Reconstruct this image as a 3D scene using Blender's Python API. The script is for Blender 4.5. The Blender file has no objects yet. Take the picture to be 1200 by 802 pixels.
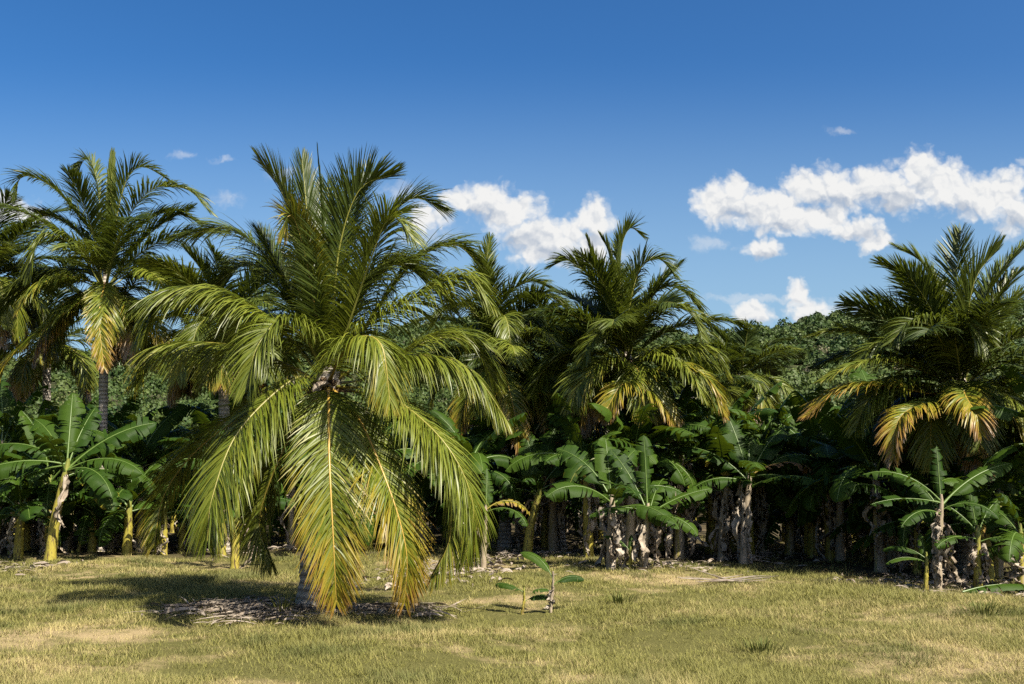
import bpy, math, random
import numpy as np
from mathutils import Vector

rng = np.random.default_rng(11)
random.seed(11)
SC = bpy.context.scene
COL = SC.collection
R = math.radians

# ------------------------------------------------------------------ camera, sky, sun, exposure
FPX, CX, CY, HOR, CAMH = 1167.0, 600.0, 401.0, 560.0, 1.7
PITCH = math.atan((HOR - CY) / FPX)
cam_d = bpy.data.cameras.new('camera')
cam = bpy.data.objects.new('camera', cam_d)
COL.objects.link(cam)
cam_d.sensor_width = 36.0
cam_d.lens = 36.0 * FPX / 1200.0
cam_d.clip_end = 5000
cam.location = (0, 0, CAMH)
cam.rotation_euler = (R(90) + PITCH, 0, 0)
SC.camera = cam

SUN_EL, SUN_AZ = R(50), R(140)          # azimuth clockwise from +Y: behind the camera, to the right
SUN_DIR = Vector((math.sin(SUN_AZ) * math.cos(SUN_EL), math.cos(SUN_AZ) * math.cos(SUN_EL), math.sin(SUN_EL)))
sun_d = bpy.data.lights.new('sun', 'SUN')
sun_d.energy = 5.0
sun_d.angle = R(0.53)
sun_d.color = (1.0, 0.93, 0.8)
sun = bpy.data.objects.new('sun', sun_d)
COL.objects.link(sun)
sun.rotation_euler = SUN_DIR.to_track_quat('Z', 'Y').to_euler()
sun.location = (10, -10, 20)

SC.view_settings.view_transform = 'Standard'
SC.view_settings.look = 'None'
SC.view_settings.exposure = 1.5
SC.view_settings.gamma = 1.0
SC.cycles.use_denoising = False
SC.cycles.max_bounces = 6
SC.cycles.diffuse_bounces = 1
SC.cycles.transmission_bounces = 3
SC.cycles.transparent_max_bounces = 4
SC.cycles.sample_clamp_indirect = 3.0


def ray(px, py):
    x, y = (px - CX) / FPX, (CY - py) / FPX
    c, s = math.cos(PITCH), math.sin(PITCH)
    return np.array([x, c - y * s, s + y * c])


def P(px, py, Y):
    d = ray(px, py)
    return np.array([0, 0, CAMH]) + d * (Y / d[1])


def gh(x, y):
    return (0.05 * np.sin(x * 0.55 + 0.7) * np.sin(y * 0.42 + 0.3) + 0.03 * np.sin(x * 1.3 + y * 0.9)
            + 0.018 * np.sin(x * 2.7 - y * 2.1 + 1.0))


def G(px, py):
    d = ray(px, py)
    k = -CAMH / d[2]
    x, y = d[0] * k, d[1] * k
    return np.array([x, y, float(gh(x, y))])


# ---- node helper
class NT:
    def __init__(self, tree):
        self.t = tree
        tree.nodes.clear()

    def n(self, typ, ins=None, **props):
        nd = self.t.nodes.new(typ)
        for k, v in props.items():
            setattr(nd, k, v)
        for k, v in (ins or {}).items():
            s = nd.inputs[k]
            if hasattr(v, 'is_output'):
                self.t.links.new(v, s)
            else:
                s.default_value = v
        return nd

    def m(self, op, a, b=None, c=None, clamp=False):
        ins = {0: a}
        if b is not None: ins[1] = b
        if c is not None: ins[2] = c
        return self.n('ShaderNodeMath', ins, operation=op, use_clamp=clamp).outputs[0]

    def vm(self, op, a, b=None):
        ins = {0: a}
        if b is not None: ins[1] = b
        nd = self.n('ShaderNodeVectorMath', ins, operation=op)
        return nd.outputs['Value'] if op in ('LENGTH', 'DOT_PRODUCT', 'DISTANCE') else nd.outputs[0]

    def mix(self, f, a, b, blend='MIX'):
        nd = self.n('ShaderNodeMix', data_type='RGBA', blend_type=blend)
        for k, v in ((0, f), (6, a), (7, b)):
            if hasattr(v, 'is_output'): self.t.links.new(v, nd.inputs[k])
            else: nd.inputs[k].default_value = v if k == 0 else (*v[:3], 1)
        return nd.outputs[2]

    def noise(self, vec, scale, detail=3.0, rough=0.55):
        return self.n('ShaderNodeTexNoise', {'Vector': vec, 'Scale': scale, 'Detail': detail, 'Roughness': rough}).outputs[0]

    def mr(self, v, a, b, c=0.0, d=1.0, smooth=True):
        nd = self.n('ShaderNodeMapRange', {0: v, 1: a, 2: b, 3: c, 4: d})
        nd.interpolation_type = 'SMOOTHSTEP' if smooth else 'LINEAR'
        return nd.outputs[0]


world = bpy.data.worlds.new('World')
SC.world = world
world.use_nodes = True
w = NT(world.node_tree)
sky = w.n('ShaderNodeTexSky', sky_type='NISHITA')
sky.sun_disc = False
sky.sun_elevation = SUN_EL
sky.sun_rotation = SUN_AZ
sky.altitude = 0
sky.air_density = 1.0
sky.dust_density = 2.6
sky.ozone_density = 3.5
SKY_STRENGTH = 0.051
# clouds: cumulus heaps at fixed directions of the sky dome
gen = w.n('ShaderNodeTexCoord').outputs['Generated']
sep = w.n('ShaderNodeSeparateXYZ', {0: gen})
yy = w.m('MAXIMUM', sep.outputs[1], 0.05)
uu = w.m('DIVIDE', sep.outputs[0], yy)
vv = w.m('DIVIDE', sep.outputs[2], yy)
uv = w.n('ShaderNodeCombineXYZ', {0: uu, 1: vv}).outputs[0]
BLOBS = [  # px, py, rx, ry, weight
    (540, 236, 26, 16, .9), (572, 236, 34, 22, 1), (598, 250, 36, 24, 1), (628, 278, 36, 24, 1), (645, 298, 44, 18, 1), (697, 256, 24, 24, 1),
    (668, 274, 18, 20, 1), (690, 286, 30, 18, .9), (500, 258, 30, 22, .72),
    (843, 240, 30, 24, 1), (862, 222, 18, 16, 1), (895, 245, 40, 26, 1), (925, 254, 38, 24, 1), (918, 236, 26, 18, 1), (960, 252, 34, 16, .95), (950, 222, 34, 22, 1), (985, 222, 44, 28, 1), (1025, 218, 40, 26, 1), (1050, 230, 30, 24, 1),
    (1080, 196, 26, 24, 1), (1100, 214, 36, 28, 1), (1135, 226, 36, 26, 1), (1172, 226, 32, 32, 1), (1190, 250, 28, 30, 1), (1225, 250, 34, 30, 1),
    (1000, 268, 42, 14, .9), (893, 293, 24, 15, .95), (1030, 284, 28, 11, .85),
    (884, 368, 22, 16, 1), (934, 340, 13, 16, 1), (948, 360, 24, 15, 1), (4, 246, 30, 18, 1), (34, 252, 18, 11, .9)]
WISPS = [(900, 349, 100, 6, 1), (985, 362, 60, 10, 1), (985, 152, 22, 8, .9), (212, 183, 24, 9, .8), (260, 188, 18, 7, .8), (830, 285, 30, 12, 1), (790, 312, 16, 9, 1),
         (330, 205, 26, 14, .9), (470, 225, 34, 18, 1), (500, 275, 40, 24, 1), (265, 235, 30, 16, .8), (700, 300, 50, 18, 1), (1195, 190, 10, 5, 1)]
wn = w.n('ShaderNodeTexNoise', {'Vector': uv, 'Scale': 26.0, 'Detail': 4.0, 'Roughness': 0.62}).outputs['Color']
warp = w.vm('MULTIPLY', w.vm('SUBTRACT', wn, (0.5, 0.5, 0.5)), (0.040, 0.036, 0.0))


def cloud_field(vec, blobs, sm=0.12):
    f = None
    for (px, py, rx, ry, wt) in blobs:
        d = ray(px, py)
        c = (d[0] / d[1], d[2] / d[1], 0)
        q = w.vm('MULTIPLY', w.vm('SUBTRACT', vec, c), (FPX / rx, FPX / ry, 0))
        e = w.m('SUBTRACT', wt, w.vm('LENGTH', q))
        f = e if f is None else w.n('ShaderNodeMath', {0: f, 1: e, 2: sm}, operation='SMOOTH_MAX').outputs[0]
    return f


def billow(vec):
    v1 = w.n('ShaderNodeTexVoronoi', {'Vector': vec, 'Scale': 46.0}, voronoi_dimensions='2D', feature='F1').outputs['Distance']
    v2 = w.n('ShaderNodeTexVoronoi', {'Vector': vec, 'Scale': 120.0}, voronoi_dimensions='2D', feature='F1').outputs['Distance']
    return w.m('ADD', w.m('MULTIPLY', v1, -0.55), w.m('MULTIPLY', v2, -0.32))


SHADE = [(560, 252, 34, 14, 1), (610, 286, 34, 16, 1), (655, 300, 40, 14, 1), (700, 276, 20, 10, 1), (862, 254, 36, 12, 1), (912, 268, 36, 12, 1), (975, 240, 48, 12, 1), (1040, 240, 44, 18, 1.1),
         (1080, 216, 14, 16, .9), (1120, 246, 40, 12, 1), (1180, 268, 34, 14, 1), (1005, 276, 40, 8, 1), (893, 302, 24, 9, 1), (945, 372, 24, 8, .8), (886, 380, 22, 7, .8)]
p1 = w.vm('ADD', uv, warp)
b1, b2 = billow(p1), billow(w.vm('ADD', p1, (0.0035, 0.0060, 0)))       # b2: a little way towards the sun
f1 = w.m('ADD', cloud_field(p1, BLOBS), b1)
fine = w.noise(uv, 130.0, 4.0, 0.65)
fa = w.m('MULTIPLY_ADD', w.m('SUBTRACT', fine, 0.5), 0.32, f1)
dens = w.mr(fa, -0.76, 0.04)
wf = w.m('MULTIPLY_ADD', w.m('SUBTRACT', w.noise(p1, 60.0, 4.0, 0.65), 0.5), 1.6, cloud_field(p1, WISPS))
dens = w.m('MAXIMUM', dens, w.m('MULTIPLY', w.mr(wf, -0.1, 0.9), 0.36))
dens = w.m('MULTIPLY', dens, w.m('GREATER_THAN', sep.outputs[1], 0.06))
sh = w.mr(w.m('MULTIPLY_ADD', w.m('SUBTRACT', fine, 0.5), 0.7, cloud_field(p1, SHADE, 0.3)), -0.35, 0.75)
thick = w.m('ADD', w.m('MULTIPLY', sh, 0.75), w.m('MULTIPLY', w.m('SUBTRACT', b2, b1), 1.3), clamp=True)
ccol = w.mix(thick, (1.0, 1.0, 0.99), (0.52, 0.59, 0.70))
skyc = w.mix(1.0, sky.outputs[0], (0.30, 0.30, 0.30), 'MULTIPLY')
skyc = w.n('ShaderNodeGamma', {0: skyc, 1: 1.3}).outputs[0]
skyc = w.n('ShaderNodeHueSaturation', {'Color': skyc, 'Saturation': 1.2, 'Value': 3.5, 'Hue': 0.499}).outputs[0]
veil = w.mr(vv, 0.45, 0.12, 0.0, 0.55)       # thin haze whitening the sky towards the horizon
skyc = w.mix(veil, skyc, (3.1, 4.5, 5.4))
CLOUD = 6.2
final = w.mix(dens, skyc, w.mix(1.0, ccol, (CLOUD, CLOUD, CLOUD), 'MULTIPLY'))
bg = w.n('ShaderNodeBackground', {'Color': final, 'Strength': SKY_STRENGTH})
wo = w.n('ShaderNodeOutputWorld', {'Surface': bg.outputs[0]})


# ------------------------------------------------------------------ helpers
def tag(o, label=None, cat=None, group=None, kind=None):
    if label: o['label'] = label
    if cat: o['category'] = cat
    if group: o['group'] = group
    if kind: o['kind'] = kind
    return o


def empty(name, loc, rz=0.0):
    o = bpy.data.objects.new(name, None)
    COL.objects.link(o)
    o.location = loc
    o.rotation_euler = (0, 0, rz)
    o.empty_display_size = 0.2
    return o


def link(name, me, parent=None):
    o = bpy.data.objects.new(name, me)
    COL.objects.link(o)
    if parent: o.parent = parent
    return o


def mk(name, V, F, mats, mi=None, att=None, smooth=True):
    """V (n,3); F (m,3 or 4) or a list of such arrays; att (n,4) goes to the colour attribute 'leaf'."""
    me = bpy.data.meshes.new(name)
    V = np.asarray(V, np.float32)
    Fs = [np.asarray(f, np.int32) for f in (F if isinstance(F, list) else [F]) if len(f)]
    me.vertices.add(len(V))
    me.vertices.foreach_set('co', V.ravel())
    tot = np.concatenate([np.full(len(f), f.shape[1], np.int32) for f in Fs])
    loops = np.concatenate([f.ravel() for f in Fs])
    me.loops.add(len(loops))
    me.loops.foreach_set('vertex_index', loops)
    me.polygons.add(len(tot))
    me.polygons.foreach_set('loop_start', np.concatenate([[0], np.cumsum(tot)[:-1]]).astype(np.int32))
    me.polygons.foreach_set('loop_total', tot)
    if smooth: me.polygons.foreach_set('use_smooth', np.ones(len(tot), bool))
    if mi is not None: me.polygons.foreach_set('material_index', np.asarray(mi, np.int32))
    if att is not None:
        a = me.color_attributes.new('leaf', 'FLOAT_COLOR', 'POINT')
        a.data.foreach_set('color', np.asarray(att, np.float32).ravel())
    for m in mats: me.materials.append(m)
    me.update(calc_edges=True)
    me.validate()
    return me


def nrm(v):
    return v / np.maximum(np.linalg.norm(v, axis=-1, keepdims=True), 1e-9)


def spline(pts, n):
    """Catmull-Rom through pts, resampled evenly by arc length."""
    p = np.asarray(pts, float)
    q = np.vstack([2 * p[0] - p[1], p, 2 * p[-1] - p[-2]])
    out = []
    for i in range(1, len(q) - 2):
        t = np.linspace(0, 1, 24, endpoint=False)[:, None]
        a, b, c, d = q[i - 1], q[i], q[i + 1], q[i + 2]
        out.append(0.5 * ((2 * b) + (c - a) * t + (2 * a - 5 * b + 4 * c - d) * t ** 2 + (3 * b - a - 3 * c + d) * t ** 3))
    out = np.vstack(out + [p[-1:]])
    s = np.concatenate([[0], np.cumsum(np.linalg.norm(np.diff(out, axis=0), axis=1))])
    u = np.linspace(0, s[-1], n)
    return np.stack([np.interp(u, s, out[:, k]) for k in range(3)], 1), s[-1]


def tube(path, rad, sides=8, squash=1.0, B=None):
    """a tapered tube along a path"""
    path = np.asarray(path, float)
    n = len(path)
    T = nrm(np.gradient(path, axis=0))
    if B is None:
        ref = np.array([1.0, 0.13, 0.0]) if abs(T[n // 2][0]) < 0.8 else np.array([0, 1.0, 0.1])
        B = np.tile(ref, (n, 1))
    B = nrm(B - T * np.sum(B * T, 1, keepdims=True))
    N = np.cross(T, B)
    a = np.linspace(0, 2 * np.pi, sides, endpoint=False)
    rad = np.broadcast_to(np.asarray(rad, float), (n,))
    V = path[:, None] + rad[:, None, None] * (B[:, None] * np.cos(a)[None, :, None] + squash * N[:, None] * np.sin(a)[None, :, None])
    V = V.reshape(-1, 3)
    i = np.arange(n - 1)[:, None] * sides
    j = np.arange(sides)[None]
    F = np.stack([i + j, i + (j + 1) % sides, i + sides + (j + 1) % sides, i + sides + j], -1).reshape(-1, 4)
    tv = np.repeat(np.linspace(0, 1, n), sides)
    return V, F, tv


# ------------------------------------------------------------------ materials
def mat(name):
    m = bpy.data.materials.new(name)
    m.use_nodes = True
    return m, NT(m.node_tree)


ALB = 0.565      # all base colours scaled together with the exposure


def leafy(t, col, rough, trans, tcol, spec=0.5, normal=None):
    col = t.mix(1.0, col, (ALB, ALB, ALB), 'MULTIPLY')
    if trans > 0: tcol = t.mix(1.0, tcol, (ALB, ALB, ALB), 'MULTIPLY')
    spec *= 0.75
    ins = {'Base Color': col, 'Roughness': rough, 'Specular IOR Level': spec}
    if normal is not None: ins['Normal'] = normal
    pb = t.n('ShaderNodeBsdfPrincipled', ins)
    if trans > 0:
        tr = t.n('ShaderNodeBsdfTranslucent', {'Color': tcol})
        mx = t.n('ShaderNodeMixShader', {0: trans, 1: pb.outputs[0], 2: tr.outputs[0]})
        out = mx.outputs[0]
    else:
        out = pb.outputs[0]
    t.n('ShaderNodeOutputMaterial', {'Surface': out})


def prop(t, name):
    return t.n('ShaderNodeAttribute', attribute_type='OBJECT', attribute_name=name).outputs['Fac']


def leafattr(t):
    a = t.n('ShaderNodeAttribute', attribute_type='GEOMETRY', attribute_name='leaf')
    s = t.n('ShaderNodeSeparateColor', {0: a.outputs['Color']})
    return s.outputs[0], s.outputs[1], s.outputs[2]


def m_frond():
    m, t = mat('coconut leaflets')
    tt, ss, rr = leafattr(t)
    age = prop(t, 'age')
    pos = t.n('ShaderNodeTexCoord').outputs['Object']
    nz = t.noise(pos, 2.2, 3)
    y = t.m('ADD', t.m('MULTIPLY', age, t.m('ADD', t.m('MULTIPLY', tt, 0.75), t.m('MULTIPLY', ss, 0.55))), t.m('MULTIPLY', t.m('SUBTRACT', rr, 0.5), 0.35))
    y = t.m('ADD', y, t.m('MULTIPLY', t.m('SUBTRACT', nz, 0.5), 0.5))
    young = t.mix(rr, (0.030, 0.058, 0.008), (0.070, 0.105, 0.014))  # darkened green, paints the shade of the crown interior into young fronds
    old_lit = t.mix(rr, (0.140, 0.190, 0.015), (0.245, 0.270, 0.026))  # lighter green, paints sunlit tone into the older fronds
    green = t.mix(t.mr(age, 0.0, 0.5), young, old_lit)
    c = t.mix(t.mr(y, 0.50, 0.92), green, (0.40, 0.31, 0.026))
    c = t.mix(t.mr(y, 0.84, 1.15), c, (0.42, 0.225, 0.048))
    c = t.mix(t.mr(t.m('ADD', y, t.m('MULTIPLY', t.m('SUBTRACT', t.noise(pos, 9.0, 4), 0.5), 0.9)), 1.1, 1.45), c, (0.33, 0.25, 0.16))
    tc = t.mix(0.5, c, (0.16, 0.19, 0.01))
    leafy(t, c, 0.44, 0.32, tc, 0.5)
    return m


def m_midrib():
    m, t = mat('frond midrib')
    age = prop(t, 'age')
    tt, ss, rr = leafattr(t)
    c = t.mix(tt, (0.16, 0.17, 0.03), (0.34, 0.32, 0.06))
    c = t.mix(t.mr(age, 0.35, 1.0), c, (0.52, 0.33, 0.06))
    leafy(t, c, 0.4, 0, None)
    return m


def m_trunk():
    m, t = mat('ringed palm trunk')
    pos = t.n('ShaderNodeTexCoord').outputs['Object']
    wv = t.n('ShaderNodeTexWave', {'Vector': pos, 'Scale': 3.2, 'Distortion': 2.2, 'Detail': 3.0, 'Detail Scale': 1.5}, wave_type='BANDS', bands_direction='Z').outputs['Fac']
    n1 = t.noise(pos, 3.0, 5)
    n2 = t.noise(pos, 40.0, 4)
    c = t.mix(n1, (0.36, 0.30, 0.23), (0.68, 0.61, 0.51))
    c = t.mix(t.mr(wv, 0.5, 0.95, 0, 0.6), c, (0.10, 0.08, 0.06))
    c = t.mix(t.mr(n2, 0.55, 0.75, 0, 0.5), c, (0.42, 0.39, 0.34))
    b = t.n('ShaderNodeBump', {'Height': t.m('ADD', wv, n2), 'Strength': 0.6, 'Distance': 0.02})
    leafy(t, c, 0.9, 0, None, 0.2, b.outputs[0])
    return m


def m_plain(name, a, b, scale, rough=0.8, spec=0.2, trans=0.0):
    m, t = mat(name)
    pos = t.n('ShaderNodeTexCoord').outputs['Object']
    c = t.mix(t.mr(t.noise(pos, scale, 5, 0.62), 0.3, 0.7), a, b)
    leafy(t, c, rough, trans, c, spec)
    return m


def m_banana():
    m, t = mat('banana leaf blade')
    tt, vv_, rr = leafattr(t)
    age = prop(t, 'age')
    pos = t.n('ShaderNodeTexCoord').outputs['Object']
    nz = t.noise(pos, 5.0, 4, 0.6)
    vein = t.m('SINE', t.m('MULTIPLY', tt, 420.0))
    g = t.mix(rr, (0.018, 0.050, 0.005), (0.055, 0.105, 0.009))
    g = t.mix(t.mr(nz, 0.4, 0.8, 0, 0.5), g, (0.055, 0.10, 0.012))
    g = t.mix(t.m('MULTIPLY_ADD', vein, 0.10, 0.10), g, (0.07, 0.12, 0.025))
    y = t.m('ADD', t.m('MULTIPLY', age, t.m('MULTIPLY_ADD', vv_, 0.6, 0.5)), t.m('MULTIPLY', t.m('SUBTRACT', nz, 0.5), 1.1))
    c = t.mix(t.mr(y, 0.42, 0.60), g, (0.36, 0.29, 0.03))
    c = t.mix(t.mr(y, 0.60, 0.85), c, (0.28, 0.16, 0.07))
    b = t.n('ShaderNodeBump', {'Height': vein, 'Strength': 0.25, 'Distance': 0.004})
    leafy(t, c, 0.48, 0.24, t.mix(0.6, c, (0.16, 0.22, 0.008)), 0.13, b.outputs[0])
    return m


def m_bananarib():
    m, t = mat('banana midrib')
    age = prop(t, 'age')
    c = t.mix(t.mr(age, 0.2, 0.9), (0.12, 0.19, 0.035), (0.42, 0.30, 0.05))
    leafy(t, c, 0.4, 0, None)
    return m


def m_stem():
    m, t = mat('banana pseudostem')
    pos = t.n('ShaderNodeTexCoord').outputs['Object']
    tt, ss, rr = leafattr(t)
    dry = prop(t, 'dry')
    sc = t.vm('MULTIPLY', pos, (9.0, 9.0, 1.6))
    n1 = t.noise(sc, 1.0, 5, 0.6)
    n2 = t.noise(sc, 3.5, 4, 0.6)
    c = t.mix(n1, (0.22, 0.23, 0.035), (0.60, 0.46, 0.07))
    c = t.mix(t.mr(tt, 0.5, 1.0, 0, 0.7), c, (0.16, 0.22, 0.05))
    c = t.mix(t.mr(n2, 0.50, 0.66), c, (0.10, 0.06, 0.03))
    pale = t.mix(n2, (0.21, 0.155, 0.095), (0.56, 0.46, 0.32))
    c = t.mix(t.mr(t.m('ADD', dry, t.m('MULTIPLY', t.m('SUBTRACT', n1, 0.5), 1.2)), 0.35, 0.65), c, pale)
    leafy(t, c, 0.55, 0, None, 0.35)
    return m


def m_dry():
    m, t = mat('dry banana leaf')
    pos = t.n('ShaderNodeTexCoord').outputs['Object']
    tt, ss, rr = leafattr(t)
    n1 = t.noise(pos, 9.0, 5, 0.65)
    c = t.mix(t.mr(n1, 0.3, 0.7), (0.17, 0.115, 0.07), (0.55, 0.46, 0.34))
    c = t.mix(t.m('MULTIPLY', rr, 0.8), c, (0.62, 0.54, 0.43))
    leafy(t, c, 0.85, 0.12, c, 0.15)
    return m


M_FROND, M_RIB, M_TRUNK = m_frond(), m_midrib(), m_trunk()
M_BAN, M_BRIB, M_STEM, M_DRY = m_banana(), m_bananarib(), m_stem(), m_dry()
M_FIBRE = m_plain('palm sheath fibre', (0.07, 0.045, 0.025), (0.24, 0.16, 0.09), 14)
M_LITTER = m_plain('dead leaf litter', (0.16, 0.12, 0.085), (0.46, 0.39, 0.31), 6, 0.9, 0.15)


def m_ground():
    m, t = mat('dry grassland')
    pos = t.n('ShaderNodeNewGeometry').outputs['Position']
    big = t.noise(pos, 0.33, 4, 0.55)
    mid = t.noise(pos, 1.6, 5, 0.6)
    fin = t.noise(pos, 30.0, 6, 0.7)
    green = t.mix(fin, (0.085, 0.085, 0.022), (0.18, 0.165, 0.055))
    tan = t.mix(fin, (0.30, 0.225, 0.11), (0.52, 0.40, 0.22))
    k = t.mr(t.m('ADD', big, t.m('MULTIPLY', t.m('SUBTRACT', mid, 0.5), 0.5)), 0.48, 0.68)
    c = t.mix(k, green, tan)
    sp = t.n('ShaderNodeSeparateXYZ', {0: pos})
    # the grove floor: bare soil and rotted leaves, darkened to paint in grove shade
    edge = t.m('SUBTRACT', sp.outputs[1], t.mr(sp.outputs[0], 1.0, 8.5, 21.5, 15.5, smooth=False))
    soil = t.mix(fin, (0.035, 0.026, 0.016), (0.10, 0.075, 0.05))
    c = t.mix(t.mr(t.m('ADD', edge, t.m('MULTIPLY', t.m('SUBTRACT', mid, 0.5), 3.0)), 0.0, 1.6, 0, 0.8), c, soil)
    b = t.n('ShaderNodeBump', {'Height': fin, 'Strength': 0.8, 'Distance': 0.03})
    leafy(t, c, 0.95, 0, None, 0.1, b.outputs[0])
    return m


def m_grass():
    m, t = mat('dry grass blades')
    pos = t.n('ShaderNodeNewGeometry').outputs['Position']
    tt, ss, rr = leafattr(t)
    big = t.noise(pos, 0.33, 4, 0.55)
    mid = t.noise(pos, 1.6, 5, 0.6)
    k = t.m('ADD', t.m('ADD', big, t.m('MULTIPLY', t.m('SUBTRACT', mid, 0.5), 0.5)), t.m('MULTIPLY', t.m('SUBTRACT', rr, 0.5), 0.30))
    c = t.mix(t.mr(k, 0.47, 0.72), t.mix(rr, (0.19, 0.195, 0.036), (0.33, 0.31, 0.065)), t.mix(rr, (0.42, 0.35, 0.11), (0.66, 0.53, 0.23)))
    c = t.mix(t.m('MULTIPLY', ss, 0.75), c, t.mix(rr, (0.075, 0.105, 0.022), (0.15, 0.17, 0.035)))
    c = t.mix(t.mr(tt, 0.0, 1.0, 0.0, 0.25), c, (0.48, 0.42, 0.24))
    leafy(t, c, 0.7, 0.25, c, 0.25)
    return m


# ------------------------------------------------------------------ ground, hill, wood
def build_ground():
    def axis(lo, hi, step, far):
        a = np.arange(lo, hi + 1e-6, step)
        e = np.geomspace(1, far, 14)
        return np.concatenate([lo - e[::-1], a, hi + e])
    X, Y = axis(-16, 16, 0.4, 600), axis(0, 34, 0.4, 700)
    xx, yy_ = np.meshgrid(X, Y)
    fade = np.clip(1 - np.maximum(np.abs(xx) - 16, 0) / 10, 0, 1) * np.clip(1 - np.maximum(yy_ - 34, 0) / 10, 0, 1) * np.clip(1 + np.minimum(yy_, 0) / 10, 0, 1)
    zz = gh(xx, yy_) * fade
    V = np.stack([xx, yy_, zz], -1).reshape(-1, 3)
    nx = len(X)
    i = np.arange(len(Y) - 1)[:, None] * nx
    j = np.arange(nx - 1)[None]
    F = np.stack([i + j, i + j + 1, i + nx + j + 1, i + nx + j], -1).reshape(-1, 4)
    tag(link('ground', mk('ground', V, F, [m_ground()])), kind='structure')


build_ground()

EDGE = np.array([(-30, 21.0), (-10.2, 20.5), (-5.7, 20.9), (-1, 22.5), (0.9, 23.5), (2.6, 19.8), (5.4, 20.5), (6.8, 16.8), (7.6, 14.6), (12, 12.5)])


def edge_y(x):
    return np.interp(x, EDGE[:, 0], EDGE[:, 1])


def build_grass():
    n_t = 95000
    Y = 6.8 + (30 - 6.8) * rng.random(n_t) ** 1.6
    X = (rng.random(n_t) * 2 - 1) * (Y * 0.56 + 1.0)

    def vn(x, y, sc, sd):
        q = np.random.default_rng(sd).random((64, 64))
        x, y = (x * sc) % 64, (y * sc) % 64
        i, j = x.astype(int), y.astype(int)
        u, v = x - i, y - j
        u, v = u * u * (3 - 2 * u), v * v * (3 - 2 * v)
        g = lambda a, b: q[(i + a) % 64, (j + b) % 64]
        return g(0, 0) * (1 - u) * (1 - v) + g(1, 0) * u * (1 - v) + g(0, 1) * (1 - u) * v + g(1, 1) * u * v
    patch = .5 * vn(X + 80, Y, .55, 1) + .3 * vn(X + 80, Y, 1.3, 2) + .2 * vn(X + 80, Y, 3.1, 3)
    patch = np.clip((patch - .28) / .44, 0, 1)
    lush = vn(X + 80, Y, 1.9, 7) * .6 + vn(X + 80, Y, .8, 8) * .4
    lush = np.clip((lush - .62) / .14, 0, 1)
    beyond = np.clip((Y - edge_y(X)) / 1.5, 0, 1)
    keep = (rng.random(n_t) < (0.22 + 0.78 * patch)) & (rng.random(n_t) > beyond * 0.85)
    X, Y, patch, lush = X[keep], Y[keep], patch[keep], lush[keep]
    nb = 11
    n = len(X) * nb
    bx = np.repeat(X, nb) + rng.normal(0, 0.05, n)
    by = np.repeat(Y, nb) + rng.normal(0, 0.05, n)
    h = np.repeat(0.022 + 0.036 * patch + 0.05 * lush * rng.random(len(X)) + 0.05 * rng.random(len(X)) ** 5, nb) * (0.5 + 0.9 * rng.random(n))
    az = rng.random(n) * 2 * np.pi
    lean = h * (0.3 + 1.6 * rng.random(n))
    wd = (0.0022 + 0.0028 * rng.random(n)) * (by / 12).clip(0.8, 2)
    base = np.stack([bx, by, gh(bx, by) - 0.005], 1)
    d = np.stack([np.cos(az), np.sin(az), 0 * az], 1)
    s = np.stack([-np.sin(az), np.cos(az), 0 * az], 1)
    V = np.stack([base - s * wd[:, None], base + s * wd[:, None], base + d * lean[:, None] + np.array([0, 0, 1]) * h[:, None]], 1).reshape(-1, 3)
    F = np.arange(3 * n).reshape(-1, 3)
    att = np.zeros((n, 3, 4))
    att[:, 2, 0] = 1
    att[:, :, 1] = np.repeat(np.clip(lush + .25 * (rng.random(len(X)) > .93), 0, 1), nb)[:, None]
    att[:, :, 2] = np.repeat(rng.random(len(X)), nb)[:, None] * 0.6 + rng.random(n)[:, None] * 0.4
    tag(link('grass', mk('grass', V, F, [m_grass()], att=att.reshape(-1, 4), smooth=False)),
        'short dry yellow green grass covering the clearing', 'grass', kind='stuff')


build_grass()


def hill_z(x, y):
    # ridge line seen above the grove; falls away to the left
    px = 600 + x / 340.0 * FPX
    py = np.interp(px, [-200, 300, 520, 640, 720, 800, 850, 900, 960, 1040, 1200, 1700], [425, 405, 375, 358, 372, 391, 391, 384, 371, 360, 350, 338]) + 7
    top = CAMH + (HOR - py) / FPX * 340.0
    u = np.clip((y - 62) / (340 - 62), 0, 1)
    back = np.clip((y - 340) / 160, 0, 1)
    base = top * (u ** 1.3) * (1 - 0.55 * back)
    return base + (0.9 * np.sin(x * 0.11 + y * 0.05) + 0.7 * np.sin(x * 0.05 - y * 0.09 + 2)) * np.clip(u * 3, 0, 1) * (1 - u ** 6) - 0.3 * (1 - u)


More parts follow.
